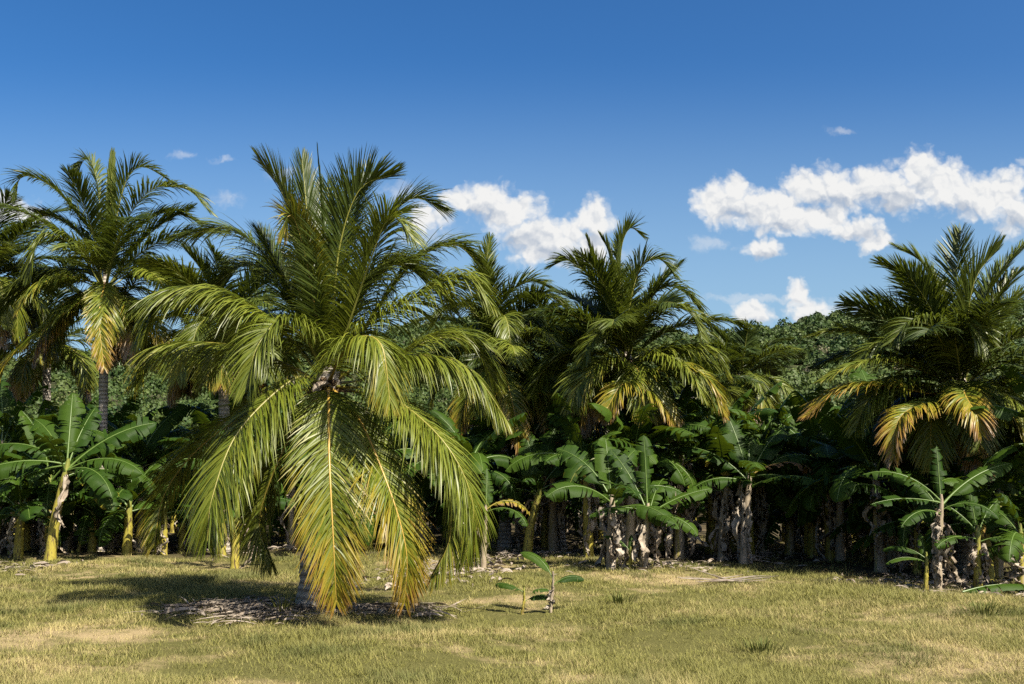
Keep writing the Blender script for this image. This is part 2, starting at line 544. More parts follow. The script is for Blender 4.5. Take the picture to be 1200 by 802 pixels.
def crowns(x, y, k, dark, name, label):
    n = len(x)
    r = 0.8 + 1.6 * rng.random(n) ** 2.2
    r = np.where(y < 110, np.minimum(r, 1.2), r)
    hgt = r * (0.8 + 0.6 * rng.random(n))
    z = np.where(y > 62, hill_z(x, y), 0)
    d = nrm(rng.normal(size=(n, k, 3)))
    d[..., 2] = np.abs(d[..., 2]) * 1.0 - 0.25
    lob = 1 + 0.34 * np.sin(d[..., 0] * 4 + x[:, None]) * np.sin(d[..., 1] * 5 + y[:, None]) + rng.normal(0, 0.12, (n, k))
    c = np.stack([x, y, z + hgt * 0.55], 1)[:, None] + d * lob[..., None] * np.stack([r, r, hgt], 1)[:, None]
    s = (np.clip(.0011 * y + .03, .07, .36)[:, None] * (0.6 + 0.8 * rng.random((n, k))))[..., None]
    a = nrm(rng.normal(size=(n, k, 3)) + 0.0)
    nn = nrm(d + 0.42 * rng.normal(size=(n, k, 3)))
    a = nrm(np.cross(nn, a))
    b = np.cross(nn, a)
    V = np.stack([c - a * s - b * s * .4, c + a * s * .3 - b * s, c + a * s + b * s * .5, c - a * s * .4 + b * s], 2).reshape(-1, 3)
    F = np.arange(len(V)).reshape(-1, 4)
    att = np.zeros((n, k, 4, 4))
    pt = .5 + .5 * np.sin(x * .061 + 1.3 * np.sin(y * .043)) * np.sin(y * .052 + 1.7 * np.sin(x * .037))
    att[..., 0] = np.clip(rng.random(n) ** 1.6 * .75 + .38 * pt - .05, 0, 1)[:, None, None]
    att[..., 1] = rng.random((n, k))[..., None]
    att[..., 2] = rng.random(n)[:, None, None]
    m, t = mat('wooded hillside leaves')
    tt, ss, rr = leafattr(t)
    cc = t.mix(tt, tuple(v * dark for v in (0.024, 0.066, 0.010)), tuple(v * dark for v in (0.135, 0.180, 0.034)))
    cc = t.mix(t.mr(rr, 0.93, 1.0), cc, (0.24, 0.20, 0.13))
    cc = t.mix(t.m('MULTIPLY', ss, 0.4), cc, (0.08, 0.11, 0.03))
    leafy(t, cc, 0.6, 0.15, cc, 0.3)
    tag(link(name, mk(name, V, F, [m], att=att.reshape(-1, 4), smooth=False)), label, 'wood', kind='stuff')


def build_hill():
    X, Y = np.linspace(-290, 420, 120), np.linspace(58, 500, 80)
    xx, yy_ = np.meshgrid(X, Y)
    zz = hill_z(xx, yy_)
    V = np.stack([xx, yy_, zz], -1).reshape(-1, 3)
    nx = len(X)
    i = np.arange(len(Y) - 1)[:, None] * nx
    j = np.arange(nx - 1)[None]
    F = np.stack([i + j, i + j + 1, i + nx + j + 1, i + nx + j], -1).reshape(-1, 4)
    m = m_plain('scrubby hillside', (0.028, 0.042, 0.012), (0.085, 0.085, 0.04), 0.12, 0.95, 0.1)
    tag(link('hill', mk('hill', V, F, [m])), kind='structure')
    # the wood on it: thousands of small crowns that read as one mass
    n = 11000
    y = 40 + (348 - 40) * rng.random(n) ** 0.85
    x = (rng.random(n) - 0.48) * 1.35 * y
    okk = (x > -0.62 * y) & (x < 0.62 * y) & (y > 105) & ((x > -.12 * y) | (rng.random(n) < .35))
    crowns(x[okk], y[okk], 190, 1.0, 'hillside_wood', 'low dark green bushy wood covering the far hill')
    x = (rng.random(1500) - .5) * 1.2 * 60; y = 39 + 66 * rng.random(1500) ** 1.3; x = x * y / 60
    crowns(x, y, 330, .62, 'thicket', 'dark thicket of bushes between the grove and the hill')


build_hill()


# ------------------------------------------------------------------ coconut palms
def frond_meshes(pts, L=0.85, n=130, droop=0.5, vee=0.3, twist=0.0, closed=0.0, az=None, width=0.0112, stub=0.14, thick=0.022, seed=0):
    r = np.random.default_rng(seed)
    NS = 160
    C, length = spline(pts, NS)
    T = nrm(np.gradient(C, axis=0))
    h = (C[-1] - C[0]) * np.array([1, 1, 0])
    if az is None:
        if np.linalg.norm(h) < 0.25: h = np.array([0.3, -1.0, 0])
    else:
        h = np.array([math.cos(az), math.sin(az), 0])
    h = nrm(h)
    B = np.tile(np.cross([0, 0, 1.0], h), (NS, 1))
    B = nrm(B - T * np.sum(B * T, 1, keepdims=True))
    N = np.cross(T, B)
    ph = twist * np.linspace(0, 1, NS)[:, None]
    B, N = B * np.cos(ph) + N * np.sin(ph), N * np.cos(ph) - B * np.sin(ph)
    K = 5
    idx = np.linspace(stub * (NS - 1), NS - 1.01, n)
    Vs, At = [], []
    for side in (-1, 1):
        f = np.clip(idx + r.normal(0, 0.25, n), 0, NS - 1.01)
        i0 = f.astype(int)
        u = (f - i0)[:, None]
        lerp = lambda A: A[i0] * (1 - u) + A[i0 + 1] * u
        c, tt_, bb, nn = lerp(C), nrm(lerp(T)), nrm(lerp(B)), nrm(lerp(N))
        t = f / (NS - 1)
        tq = (t - stub) / (1 - stub)
        prof = np.interp(tq, [0, .12, .35, .6, .85, 1], [.45, .8, 1.0, .95, .68, .26])
        ll = L * prof * (1 + r.normal(0, 0.06, n))
        ll *= np.where(r.random(n) < 0.12, r.uniform(0.35, 0.95, n), 1)
        fa = np.radians(np.interp(tq, [0, .5, 1], [32, 46, 66]) + r.normal(0, 6.0, n))
        fa = fa + closed * (np.radians(84) - fa)
        ve = vee * (1 - closed * 0.8) + r.normal(0, 0.13, n)
        d0 = bb * side * (np.cos(fa) * np.cos(ve))[:, None] + tt_ * np.sin(fa)[:, None] + nn * (np.cos(fa) * np.sin(ve))[:, None]
        d0 = nrm(d0)
        tilt = r.normal(0.0, 0.35, n) + 0.35 * side
        pos = c.copy()
        dr = droop * (0.6 + 0.8 * r.random(n) + 0.8 * (r.random(n) < .06)) * (ll / max(L, 1e-6))
        d = d0
        for k in range(K + 1):
            q = k / K
            d = nrm(d0 + np.array([0, 0, -1.0]) * (dr * (q ** 1.2) * 1.9)[:, None])
            wv = nrm(tt_ - d * np.sum(tt_ * d, 1, keepdims=True))
            pv = np.cross(d, wv)
            wv = wv * np.cos(tilt)[:, None] + pv * np.sin(tilt)[:, None]
            ww = width * np.interp(q, [0, .12, .45, .8, 1], [.45, .9, 1, .6, .06]) * (0.7 + 0.3 * prof)
            Vs.append((pos - wv * ww[:, None], pos + wv * ww[:, None]))
            At.append((t, q))
            pos = pos + d * (ll / K)[:, None]
    # assemble: per side, K+1 rings of n leaflets
    V = np.stack([np.stack(v, 1) for v in Vs], 0)            # (2*(K+1), n, 2, 3)
    S = V.shape[0]
    att = np.zeros((S, n, 2, 4))
    rl = r.random((2, n))
    for s_, (t, q) in enumerate(At):
        att[s_, :, :, 0] = ((t - stub) / (1 - stub))[:, None]
        att[s_, :, :, 1] = q
        att[s_, :, :, 2] = rl[s_ // (K + 1)][:, None]
    ids = np.arange(S * n * 2).reshape(S, n, 2)
    F = []
    for side in range(2):
        o = side * (K + 1)
        for k in range(K):
            a, b = ids[o + k], ids[o + k + 1]
            F.append(np.stack([a[:, 0], a[:, 1], b[:, 1], b[:, 0]], 1))
    F = np.vstack(F)
    lm = mk('frond', V.reshape(-1, 3), F, [M_FROND], att=att.reshape(-1, 4), smooth=True)
    j = np.linspace(0, NS - 1, 34).astype(int)
    rad = thick * np.interp(j / (NS - 1), [0, .08, .2, .6, 1], [2.0, 1.25, 0.9, .5, .14])
    tv, tf, tl = tube(C[j], rad, 6, 0.7, B=B[j])
    a2 = np.zeros((len(tv), 4))
    a2[:, 0] = tl
    rm = mk('midrib', tv, tf, [M_RIB], att=a2)
    return lm, rm


SEED = [100]


def add_frond(root, pts, age, label=None, **kw):
    SEED[0] += 1
    lm, rm = frond_meshes(pts, seed=SEED[0], **kw)
    o = link('frond', lm, root)
    o['age'] = float(age)
    q = link('midrib', rm, o)
    q['age'] = float(age)
    if label: o['label'] = label
    return o


def arc_pts(c0, az, e0, length, curl, n=5, bend=0.0):
    """points of an arched frond from a start elevation and total curl"""
    out = [np.array(c0, float)]
    m = 30
    p = np.array(c0, float)
    for k in range(m):
        q = (k + 0.5) / m
        e = e0 - curl * q ** 1.25
        a = az + bend * q
        e = max(e, R(-86))
        p = p + (length / m) * np.array([math.cos(e) * math.cos(a), math.cos(e) * math.sin(a), math.sin(e)])
        if (k + 1) % (m // n) == 0: out.append(p.copy())
    return out


def palm(label, base, crown, group, spec, fill=0, flen=3.0, trunk_r=0.12, dens=115, dead=4, fill_seed=1, lean=0.25, width=0.016, L=0.82, skirt=0.0, up=0.5):
    """spec: fronds as lists of points relative to the root, each (points, age, options)"""
    base, crown = np.array(base, float), np.array(crown, float)
    root = empty('coconut_palm', base)
    tag(root, label, 'palm tree', group)
    c = crown - base
    r = np.random.default_rng(fill_seed)
    # trunk
    path, _ = spline([np.array([0, 0, -0.15]), np.array([c[0] * lean, c[1] * lean, c[2] * 0.45]), c + np.array([0, 0, -0.1]), c + np.array([0, 0, 0.35])], 40)
    tq = np.linspace(0, 1, 40)
    rad = trunk_r * (np.interp(tq, [0, .06, .15, .85, .93, 1], [2.0, 1.45, 1.1, .95, 1.3, .55]) + 0.05 * (np.arange(40) % 2))
    v, f, tl = tube(path, rad, 14)
    v = v + r.normal(0, 0.006, v.shape)
    link('trunk', mk('trunk', v, f, [M_TRUNK]), root)
    # fibrous sheaths round the heart of the crown
    Vv, Ff, off = [], [], 0
    for k in range(16):
        a = k * 2.4
        p0 = c + np.array([math.cos(a) * trunk_r * .9, math.sin(a) * trunk_r * .9, -0.32 + 0.03 * k])
        p1 = p0 + np.array([math.cos(a) * .10, math.sin(a) * .10, 0.12 - 0.3 * r.random()])
        p2 = p1 + np.array([math.cos(a) * .10, math.sin(a) * .10, -0.18 * r.random()])
        pp, _ = spline([p0, p1, p2], 6)
        v, f, _t = tube(pp, [.06, .055, .05, .04, .03, .012], 5, 0.35)
        Vv.append(v + r.normal(0, 0.008, v.shape)); Ff.append(f + off); off += len(v)
    link('leaf_sheath', mk('leaf_sheath', np.vstack(Vv), np.vstack(Ff), [M_FIBRE]), root)
    for pts, age, kw in spec:
        kw = dict(kw)
        kw.setdefault('n', dens); kw.setdefault('width', width); kw.setdefault('L', L)
        age = age if fill == 0 else max(age, .17 + .1 * r.random())  # age raised for a lighter green, so these crowns look sunlit
        add_frond(root, [c + nrm(np.array(pts[0]) - c) * 0.06] + [np.array(q, float) for q in pts], age, **kw)
    for i in range(fill):
        q = (i + 0.5) / fill
        az = i * 2.39996 + fill_seed
        e0 = R(82 - 92 * q + r.normal(0, 5)) * up * 2
        ln = flen * (0.78 + 0.3 * math.sin(math.pi * min(1, q + .15))) * (1 + r.normal(0, .05))
        curl = R(45 + 70 * q + r.normal(0, 12))
        pts = arc_pts(c + np.array([math.cos(az), math.sin(az), 0]) * 0.08, az, min(e0, R(84)), ln, curl, 5, r.normal(0, .18))
        add_frond(root, pts, max(0.08, (q - 0.25) * 0.9 + r.normal(0, .14)), n=dens, droop=0.25 + 0.5 * q, vee=0.38 - 0.5 * q, L=L, width=width,
                  twist=r.normal(0, .35))
    for i in range(dead):
        az = i * 2.2 + fill_seed * 1.7
        pts = arc_pts(c + np.array([math.cos(az), math.sin(az), -1]) * 0.12, az, R(-25), flen * (0.62 + .2 * r.random()), R(62), 5, r.normal(0, .2))
        add_frond(root, pts, 1.15 + .3 * r.random(), 'withered yellow brown frond hanging down', n=int(dens * .8), droop=1.0, vee=-.4, L=L * .85, width=width * .9, twist=r.normal(0, .5))
    return root


def px_spec(Y0, base, rows):
    """rows of photo directions with a depth offset each -> points in the palm's own space"""
    out = []
    for pts, age, kw in rows:
        out.append(([P(a, b, Y0 + d) - base for a, b, d in pts], age, kw))
    return out


PG = 'coconut palms around the clearing'
# the big palm in front
Y0 = 12.8
hb = G(362, 716)
hero = [
    ([(345, 444, -.5), (280, 505, -1.1), (249, 582, -1.5), (243, 634, -1.6)], .48, dict(droop=.75, vee=-.15, n=287, L=.92)),
    ([(385, 468, -.8), (386, 540, -1.35), (391, 640, -1.6), (394, 706, -1.55)], .92, dict(droop=.45, vee=0.0, n=287, L=.74)),
    ([(418, 486, -.7), (455, 570, -1.15), (476, 645, -1.25), (474, 706, -1.15)], .96, dict(droop=.5, vee=0.0, n=280, L=.74)),
    ([(452, 462, -.5), (520, 518, -.95), (554, 590, -1.0), (545, 655, -.9)], .48, dict(droop=.75, vee=-.1, n=287, L=.92)),
    ([(353, 488, .2), (318, 560, .4), (304, 615, .5), (318, 662, .4)], .6, dict(droop=.7, L=.72)),
    ([(330, 465, .5), (245, 515, .9), (195, 575, 1.1), (180, 640, 1.1)], .7, dict(droop=.7)),
    ([(470, 475, .4), (520, 545, .7), (528, 625, .8), (505, 680, .8)], .6, dict(droop=.7)),
    ([(420, 500, .5), (450, 570, .9), (470, 640, 1.0)], .6, dict(droop=.6, L=.72)),
    ([(330, 385, -.3), (289, 355, -.5), (247, 338, -.6), (195, 344, -.7), (160, 395, -.7)], .42, dict(droop=.95, vee=-.2, n=262, L=.9)),
    ([(340, 340, .4), (300, 288, .6), (262, 268, .7), (206, 280, .7)], .2, dict(droop=.6, vee=.1)),
    ([(320, 420, .2), (262, 403, .3), (187, 407, .3), (155, 450, .2)], .6, dict(droop=.9, vee=-.2)),
    ([(382, 340, 0), (378, 250, .05), (372, 176, .1)], .0, dict(closed=.93, droop=.02, L=.5, twist=.6)),
    ([(364, 370, -.2), (347, 290, -.3), (330, 225, -.3), (304, 188, -.3)], .2, dict(droop=.25, vee=.25, closed=.25)),
    ([(372, 360, .3), (362, 270, .5), (354, 188, .6)], .1, dict(closed=.6, droop=.1, vee=.3)),
    ([(372, 380, -.4), (360, 310, -.6), (347, 262, -.7), (338, 252, -.8), (333, 275, -.85)], .75, dict(droop=.5, L=.55, vee=.2, closed=.35)),
    ([(390, 370, -.4), (399, 285, -.5), (422, 222, -.6), (462, 204, -.6)], .12, dict(droop=.2, vee=.35, n=256)),
    ([(396, 360, .3), (410, 270, .5), (430, 215, .6), (446, 196, .6)], .1, dict(droop=.2, vee=.35)),
    ([(410, 365, .2), (440, 285, .4), (480, 234, .5), (522, 246, .5)], .15, dict(droop=.4, vee=.25)),
    ([(412, 370, -.4), (436, 300, -.6), (458, 254, -.8), (486, 282, -.9)], .35, dict(droop=.6, vee=.2, L=.7)),
    ([(425, 390, .3), (480, 312, .6), (530, 287, .7), (568, 314, .7)], .25, dict(droop=.5, vee=.15)),
    ([(425, 385, -.3), (490, 347, -.5), (540, 324, -.6), (578, 358, -.7)], .45, dict(droop=.85, vee=0, n=256)),
    ([(398, 420, -.8), (420, 395, -1.2), (447, 405, -1.5), (457, 470, -1.6)], .62, dict(droop=1.0, vee=-.2, L=.75)),
    ([(430, 425, -.2), (487, 416, -.35), (547, 430, -.45), (594, 492, -.5)], .55, dict(droop=.95, vee=-.2, n=256)),
    ([(440, 440, .5), (500, 400, .9), (550, 402, 1.1), (582, 450, 1.1)], .5, dict(droop=.8)),
    ([(345, 400, .7), (300, 368, 1.1), (262, 395, 1.3), (240, 450, 1.3)], .4, dict(droop=.8)),
    ([(384, 330, .6), (388, 260, 1.0), (383, 215, 1.3)], .1, dict(droop=.2, vee=.35)),
    ([(350, 370, .6), (318, 325, 1.0), (285, 312, 1.2), (250, 335, 1.2)], .2, dict(droop=.6)),
    ([(420, 350, .6), (455, 310, 1.0), (500, 320, 1.2), (530, 365, 1.2)], .3, dict(droop=.6)),
    ([(360, 400, -.5), (325, 380, -.9), (300, 410, -1.2), (290, 455, -1.3)], .35, dict(droop=.9, L=.72)),
    ([(365, 395, .1), (340, 345, .2), (318, 300, .3), (305, 275, .3)], .1, dict(droop=.3, vee=.3)),
    ([(405, 395, .1), (430, 340, .1), (465, 310, .1), (500, 330, .1)], .2, dict(droop=.5, vee=.2)),
]
root = palm('large coconut palm standing alone in front, its lowest yellow tipped fronds almost touching the grass', hb, P(384, 452, Y0), PG,
            px_spec(Y0, hb, hero), fill=0, dead=0, dens=235, trunk_r=.13, fill_seed=5, flen=2.6, width=.0088, L=.80)
# a dried flower sheath in the crown
c = P(373, 452, Y0 - .35) - hb
pp, _ = spline([c + np.array([.1, .2, .05]), c, c + np.array([-.03, -.05, -.22])], 9)
v, f, _t = tube(pp, [.02, .05, .06, .065, .065, .06, .05, .03, .01], 8, .45)
link('flower_sheath', mk('flower_sheath', v, f, [M_LITTER]), root)

# the palm at the left
Y0 = 24.0
lb = np.array([P(117, 600, Y0)[0], Y0, 0])
rows = [
    ([(123, 298, 0), (86, 246, -.3), (56, 216, -.4), (26, 207, -.4), (18, 232, -.4)], .1, dict(droop=.5)),
    ([(120, 280, .2), (113, 210, .3), (101, 187, .3), (86, 206, .3)], 0, dict(droop=.4, L=.67)),
    ([(128, 280, 0), (130, 225, 0), (132, 180, 0)], 0, dict(closed=.9, droop=.02, L=.67)),
    ([(134, 270, 0), (148, 212, .1), (168, 196, .1), (202, 214, .1)], .05, dict(droop=.4)),
    ([(140, 275, -.3), (175, 224, -.5), (218, 222, -.6), (248, 250, -.6)], .05, dict(droop=.5)),
    ([(108, 306, -.6), (66, 277, -1.0), (43, 288, -1.3), (34, 326, -1.4)], .3, dict(droop=.8)),
    ([(108, 330, -.2), (56, 320, -.3), (10, 338, -.3)], .3, dict(droop=.8)),
    ([(105, 347, -.8), (56, 382, -1.2), (12, 420, -1.3), (0, 448, -1.3)], .8, dict(droop=.7)),
    ([(122, 336, -1.0), (116, 372, -1.6), (122, 432, -1.8)], .95, dict(droop=.6, L=.60)),
    ([(146, 345, -.3), (168, 322, -.4), (213, 320, -.4), (243, 345, -.4)], .3, dict(droop=.8)),
    ([(150, 355, -.7), (180, 380, -1.0), (200, 420, -1.1)], .95, dict(droop=.7)),
    ([(142, 290, .5), (190, 250, .8), (240, 262, .9)], .1, dict(droop=.5)),
]
palm('left coconut palm with a slim grey trunk rising behind banana plants', lb, P(123, 338, Y0), PG, px_spec(Y0, lb, rows), fill=20, dead=6, dens=145, fill_seed=2, flen=3.0,
     width=0.0151, trunk_r=.10)

# palm cut by the left edge
Y0 = 27.0
b = np.array([P(-22, 600, Y0)[0], Y0, 0])
palm('dark coconut palm cut off by the left edge of the photo', b, P(-18, 330, Y0), PG, [], fill=31, dead=4, dens=126, fill_seed=3, flen=3.0, width=0.0162)
Y0 = 31.0
b = np.array([P(52, 600, Y0)[0], Y0, 0])
palm('low coconut palm filling the gap beneath the crown of the left palm', b, P(55, 405, Y0), PG, [], fill=24, dead=4, dens=108, fill_seed=21, flen=3.0, width=0.0177)
# palm half hidden behind the big one
Y0 = 23.5
b = np.array([P(262, 600, Y0)[0], Y0, 0])
palm('coconut palm half hidden behind the left fronds of the large front palm', b, P(262, 392, Y0), PG, [], fill=26, dead=8, dens=136, fill_seed=4, flen=2.5, width=0.0151)

# the palm just right of the big one
Y0 = 24.3
b = np.array([P(592, 620, Y0)[0], Y0, 0])
rows = [
    ([(572, 370, 0), (569, 320, 0), (574, 279, 0)], 0, dict(droop=.2, vee=.4, closed=.3, L=.67)),
    ([(583, 372, -.2), (597, 344, -.3), (622, 330, -.4), (652, 342, -.4)], .2, dict(droop=.4)),
    ([(600, 412, -.5), (633, 391, -.8), (672, 390, -1.0), (698, 422, -1.0)], .45, dict(droop=.75)),
    ([(608, 455, -.8), (650, 464, -1.2), (690, 474, -1.4), (706, 510, -1.4)], .95, dict(droop=.8)),
    ([(605, 435, -.3), (645, 430, -.4), (680, 440, -.5), (700, 470, -.5)], .6, dict(droop=.8)),
    ([(580, 380, .2), (610, 350, .4), (650, 350, .5), (680, 375, .5)], .25, dict(droop=.6)),
    ([(575, 390, -.2), (545, 360, -.3), (520, 365, -.4), (500, 395, -.4)], .3, dict(droop=.7)),
    ([(592, 440, -1.0), (600, 470, -1.5), (612, 530, -1.7)], 1.0, dict(droop=.9, L=.67)),
    ([(570, 440, -.7), (548, 460, -1.1), (536, 515, -1.2)], 1.0, dict(droop=.9, L=.67)),
    ([(586, 390, -.6), (590, 370, -1.0), (596, 385, -1.4), (600, 425, -1.6)], .3, dict(droop=.9, L=.67)),
]
palm('coconut palm in the middle just right of the large front palm, one tuft upright', b, P(585, 425, Y0), PG, px_spec(Y0, b, rows), fill=17, dead=7, dens=145, fill_seed=6, flen=2.6, width=0.0146)

# the palm in the middle of the photo
Y0 = 22.0
b = np.array([P(728, 620, Y0)[0], Y0, 0])
rows = [
    ([(722, 370, 0), (702, 320, -.1), (688, 280, -.1)], 0, dict(closed=.5, droop=.1, L=.60)),
    ([(722, 360, .1), (714, 300, .1), (704, 277, .1)], 0, dict(closed=.4, droop=.15, L=.67)),
    ([(728, 360, 0), (728, 295, 0), (738, 268, 0), (752, 276, 0)], 0, dict(droop=.25, vee=.35)),
    ([(720, 375, -.3), (693, 328, -.4), (668, 306, -.5), (646, 312, -.5)], .1, dict(droop=.5)),
    ([(736, 370, -.3), (750, 315, -.4), (772, 304, -.5), (790, 322, -.5)], .1, dict(droop=.5)),
    ([(745, 380, -.2), (775, 338, -.3), (806, 346, -.4), (830, 382, -.4)], .2, dict(droop=.6)),
    ([(748, 390, -.6), (778, 362, -.9), (806, 365, -1.1), (822, 395, -1.2)], .3, dict(droop=.6)),
    ([(750, 425, -.5), (795, 410, -.7), (830, 412, -.8), (852, 440, -.8)], .5, dict(droop=.8)),
    ([(750, 440, -.8), (795, 432, -1.1), (828, 445, -1.3), (848, 485, -1.3)], .9, dict(droop=.85)),
    ([(735, 440, -.7), (712, 425, -1.0), (690, 440, -1.2), (678, 475, -1.2)], .7, dict(droop=.85)),
    ([(735, 410, -.6), (718, 390, -1.0), (695, 398, -1.2), (682, 425, -1.2)], .3, dict(droop=.9, L=.67)),
    ([(738, 445, -1.0), (725, 455, -1.4), (706, 490, -1.6)], 1.0, dict(droop=.8, L=.67)),
    ([(745, 450, -.9), (770, 465, -1.3), (795, 500, -1.5)], .95, dict(droop=.8, L=.67)),
]
palm('tall coconut palm at the centre of the photo with arching fronds under the clouds', b, P(733, 425, Y0), PG, px_spec(Y0, b, rows), fill=20, dead=5, dens=145, fill_seed=8, flen=2.6, width=0.0151)

Y0 = 24.8
b = np.array([P(655, 620, Y0)[0], Y0, 0])
rows = [
    ([(650, 455, -.6), (672, 468, -1.1), (695, 490, -1.4), (700, 520, -1.4)], 1.0, dict(droop=.8)),
    ([(650, 450, -.5), (630, 462, -1.0), (612, 485, -1.3), (606, 515, -1.3)], 1.05, dict(droop=.8)),
    ([(655, 455, -.8), (652, 475, -1.4), (650, 515, -1.6)], .95, dict(droop=.8)),
]
palm('low coconut palm with yellow lower fronds squeezed between the two middle palms', b, P(655, 440, Y0), PG, px_spec(Y0, b, rows), fill=20, dead=6, dens=110, fill_seed=31, flen=2.5, width=.0165)

# the small far palm
Y0 = 36.0
b = np.array([P(868, 600, Y0)[0], Y0, 0])
palm('small distant coconut palm with orange lower fronds below the hill', b, P(868, 446, Y0), PG, [], fill=26, dead=4, dens=109, fill_seed=9, flen=2.3, width=0.0203)
Y0 = 30.0
b = np.array([P(806, 600, Y0)[0], Y0, 0])
palm('small coconut palm with yellow drooping fronds right of the central palm', b, P(808, 470, Y0), PG, [], fill=20, dead=5, dens=109, fill_seed=14, flen=2.0, width=0.0175)

# the right palm
Y0 = 18.6
b = np.array([P(1128, 640, Y0)[0], Y0, 0])
rows = [
    ([(1112, 415, 0), (1088, 362, -.1), (1062, 325, -.2), (1031, 307, -.2)], 0, dict(droop=.15, vee=.1)),
    ([(1114, 405, .3), (1100, 345, .4), (1080, 308, .5), (1052, 290, .5)], 0, dict(droop=.15, vee=.1)),
    ([(1124, 400, .1), (1121, 330, .2), (1126, 272, .2)], 0, dict(droop=.1, vee=.35)),
    ([(1130, 405, -.3), (1142, 330, -.5), (1172, 288, -.5)], .05, dict(droop=.15, vee=.35, closed=.15)),
    ([(1138, 405, 0), (1160, 340, 0), (1204, 284, 0)], 0, dict(droop=.2, vee=.3)),
    ([(1144, 420, .2), (1180, 360, .3), (1235, 325, .3)], .05, dict(droop=.3)),
    ([(1098, 442, -.4), (1048, 424, -.7), (1002, 428, -.9), (963, 446, -.9)], .55, dict(droop=.6, L=.67)),
    ([(1095, 462, -.5), (1034, 452, -.8), (984, 458, -.9), (945, 487, -.9)], 1.0, dict(droop=.55, L=.74)),
    ([(1100, 470, -.9), (1066, 480, -1.4), (1050, 500, -1.7), (1046, 540, -1.8)], 1.08, dict(droop=.7, L=.67)),
    ([(1128, 455, -1.0), (1132, 465, -1.6), (1144, 486, -2.0), (1150, 508, -2.1)], 1.05, dict(droop=.8, L=.67)),
    ([(1124, 430, -.7), (1120, 392, -1.1), (1134, 380, -1.4), (1160, 408, -1.6)], .3, dict(droop=.8, L=.74)),
    ([(1100, 440, .3), (1045, 408, .6), (992, 388, .8), (948, 394, .8)], .35, dict(droop=.4, L=.60)),
    ([(1150, 455, -.4), (1190, 445, -.6), (1235, 470, -.6)], .5, dict(droop=.7)),
    ([(1150, 470, -.7), (1185, 485, -1.1), (1215, 530, -1.2)], 1.0, dict(droop=.7)),
    ([(1105, 430, -.2), (1065, 400, -.3), (1030, 405, -.4), (1005, 425, -.4)], .1, dict(droop=.6)),
    ([(1120, 420, -.5), (1095, 385, -.8), (1068, 378, -1.0), (1045, 400, -1.1)], .2, dict(droop=.8)),
]
palm('right coconut palm with dark upright fronds and glowing orange lower fronds', b, P(1124, 458, Y0), PG, px_spec(Y0, b, rows), fill=23, dead=3, dens=163, fill_seed=10, flen=2.7, width=0.0146)


# ------------------------------------------------------------------ banana plants
RIBS = [True]


def banana_leaf_mesh(az, e0, length, curl, wmax=.25, tears=6, c0=(0, 0, 0), roll=0.0, seed=0, rib=True, fold=0.25, petiole=.16, furl=0.0):
    """one arching blade with torn panels, and its midrib"""
    r = np.random.default_rng(seed)
    pts = arc_pts(c0, az, e0, length, curl, 6, r.normal(0, .12))
    NS = 34
    C, _ = spline(pts, NS)
    T = nrm(np.gradient(C, axis=0))
    h = np.array([math.cos(az), math.sin(az), 0])
    B = np.tile(np.cross([0, 0, 1.0], h), (NS, 1))
    B = nrm(B - T * np.sum(B * T, 1, keepdims=True))
    N = np.cross(T, B)
    ph = roll * np.linspace(.3, 1, NS)[:, None]
    B, N = B * np.cos(ph) + N * np.sin(ph), N * np.cos(ph) - B * np.sin(ph)
    k0 = int(petiole * NS)
    V, F, A, off = [], [], [], 0
    lat = np.array([0.0, .33, .7, 1.0])
    rr = r.random()
    for side in (-1, 1):
        cuts = sorted(set([k0, NS - 1] + list(r.integers(k0 + 2, NS - 2, tears))))
        for a, b in zip(cuts[:-1], cuts[1:]):
            k = np.arange(a, b + 1)
            q = (k - k0) / (NS - 1 - k0)
            wd = wmax * np.interp(q, [0, .05, .15, .4, .75, .9, .97, 1], [.12, .5, .85, 1, .92, .62, .3, .02]) * (1 + r.normal(0, .02, len(k)))
            dr = fold + r.normal(0, .20 if tears > 3 else .08) + r.normal(0, .02, len(k))
            gap = r.uniform(.0, .03) + (.05 if r.random() < .12 else 0) if tears else 0
            kk = np.clip((k - (a + b) / 2) / max(1, (b - a) / 2), -1, 1)
            for L_ in lat:
                ang = 0.30 * (1 - L_) - dr * L_ * 1.4 + furl * (1.2 - .3 * L_)
                p = C[k] + side * B[k] * (wd * L_ * np.cos(ang))[:, None] + N[k] * (wd * L_ * np.sin(ang))[:, None] \
                    + T[k] * (L_ * wd * .22 - gap * L_ * kk)[:, None]
                V.append(p)
                at = np.zeros((len(k), 4)); at[:, 0] = q; at[:, 1] = L_; at[:, 2] = rr
                A.append(at)
            m = len(k)
            for li in range(3):
                i = off + li * m + np.arange(m - 1)
                qd = np.stack([i, i + 1, i + m + 1, i + m], 1)
                F.append(qd if side > 0 else qd[:, ::-1])
            off += 4 * m
    j = np.arange(0, NS, 2)
    rad = np.interp(j / NS, [0, .12, .3, 1], [.032, .022, .015, .004]) * (length / 1.7)
    tv, tf, tl = tube(C[j] + N[j] * .004, rad, 6, .8, B=B[j])
    at = np.zeros((len(tv), 4)); at[:, 0] = tl
    if RIBS[0]:
        lm = mk('leaf', np.vstack(V), np.vstack(F), [M_BAN], att=np.vstack(A))
        return lm, mk('midrib', tv, tf, [M_BRIB], att=at)
    Fb = np.vstack(F)
    mi = np.concatenate([np.zeros(len(Fb)), np.ones(len(tf))])
    return mk('leaf', np.vstack(V + [tv]), np.vstack([Fb, tf + off]), [M_BAN, M_BRIB], mi=mi, att=np.vstack(A + [at])), None


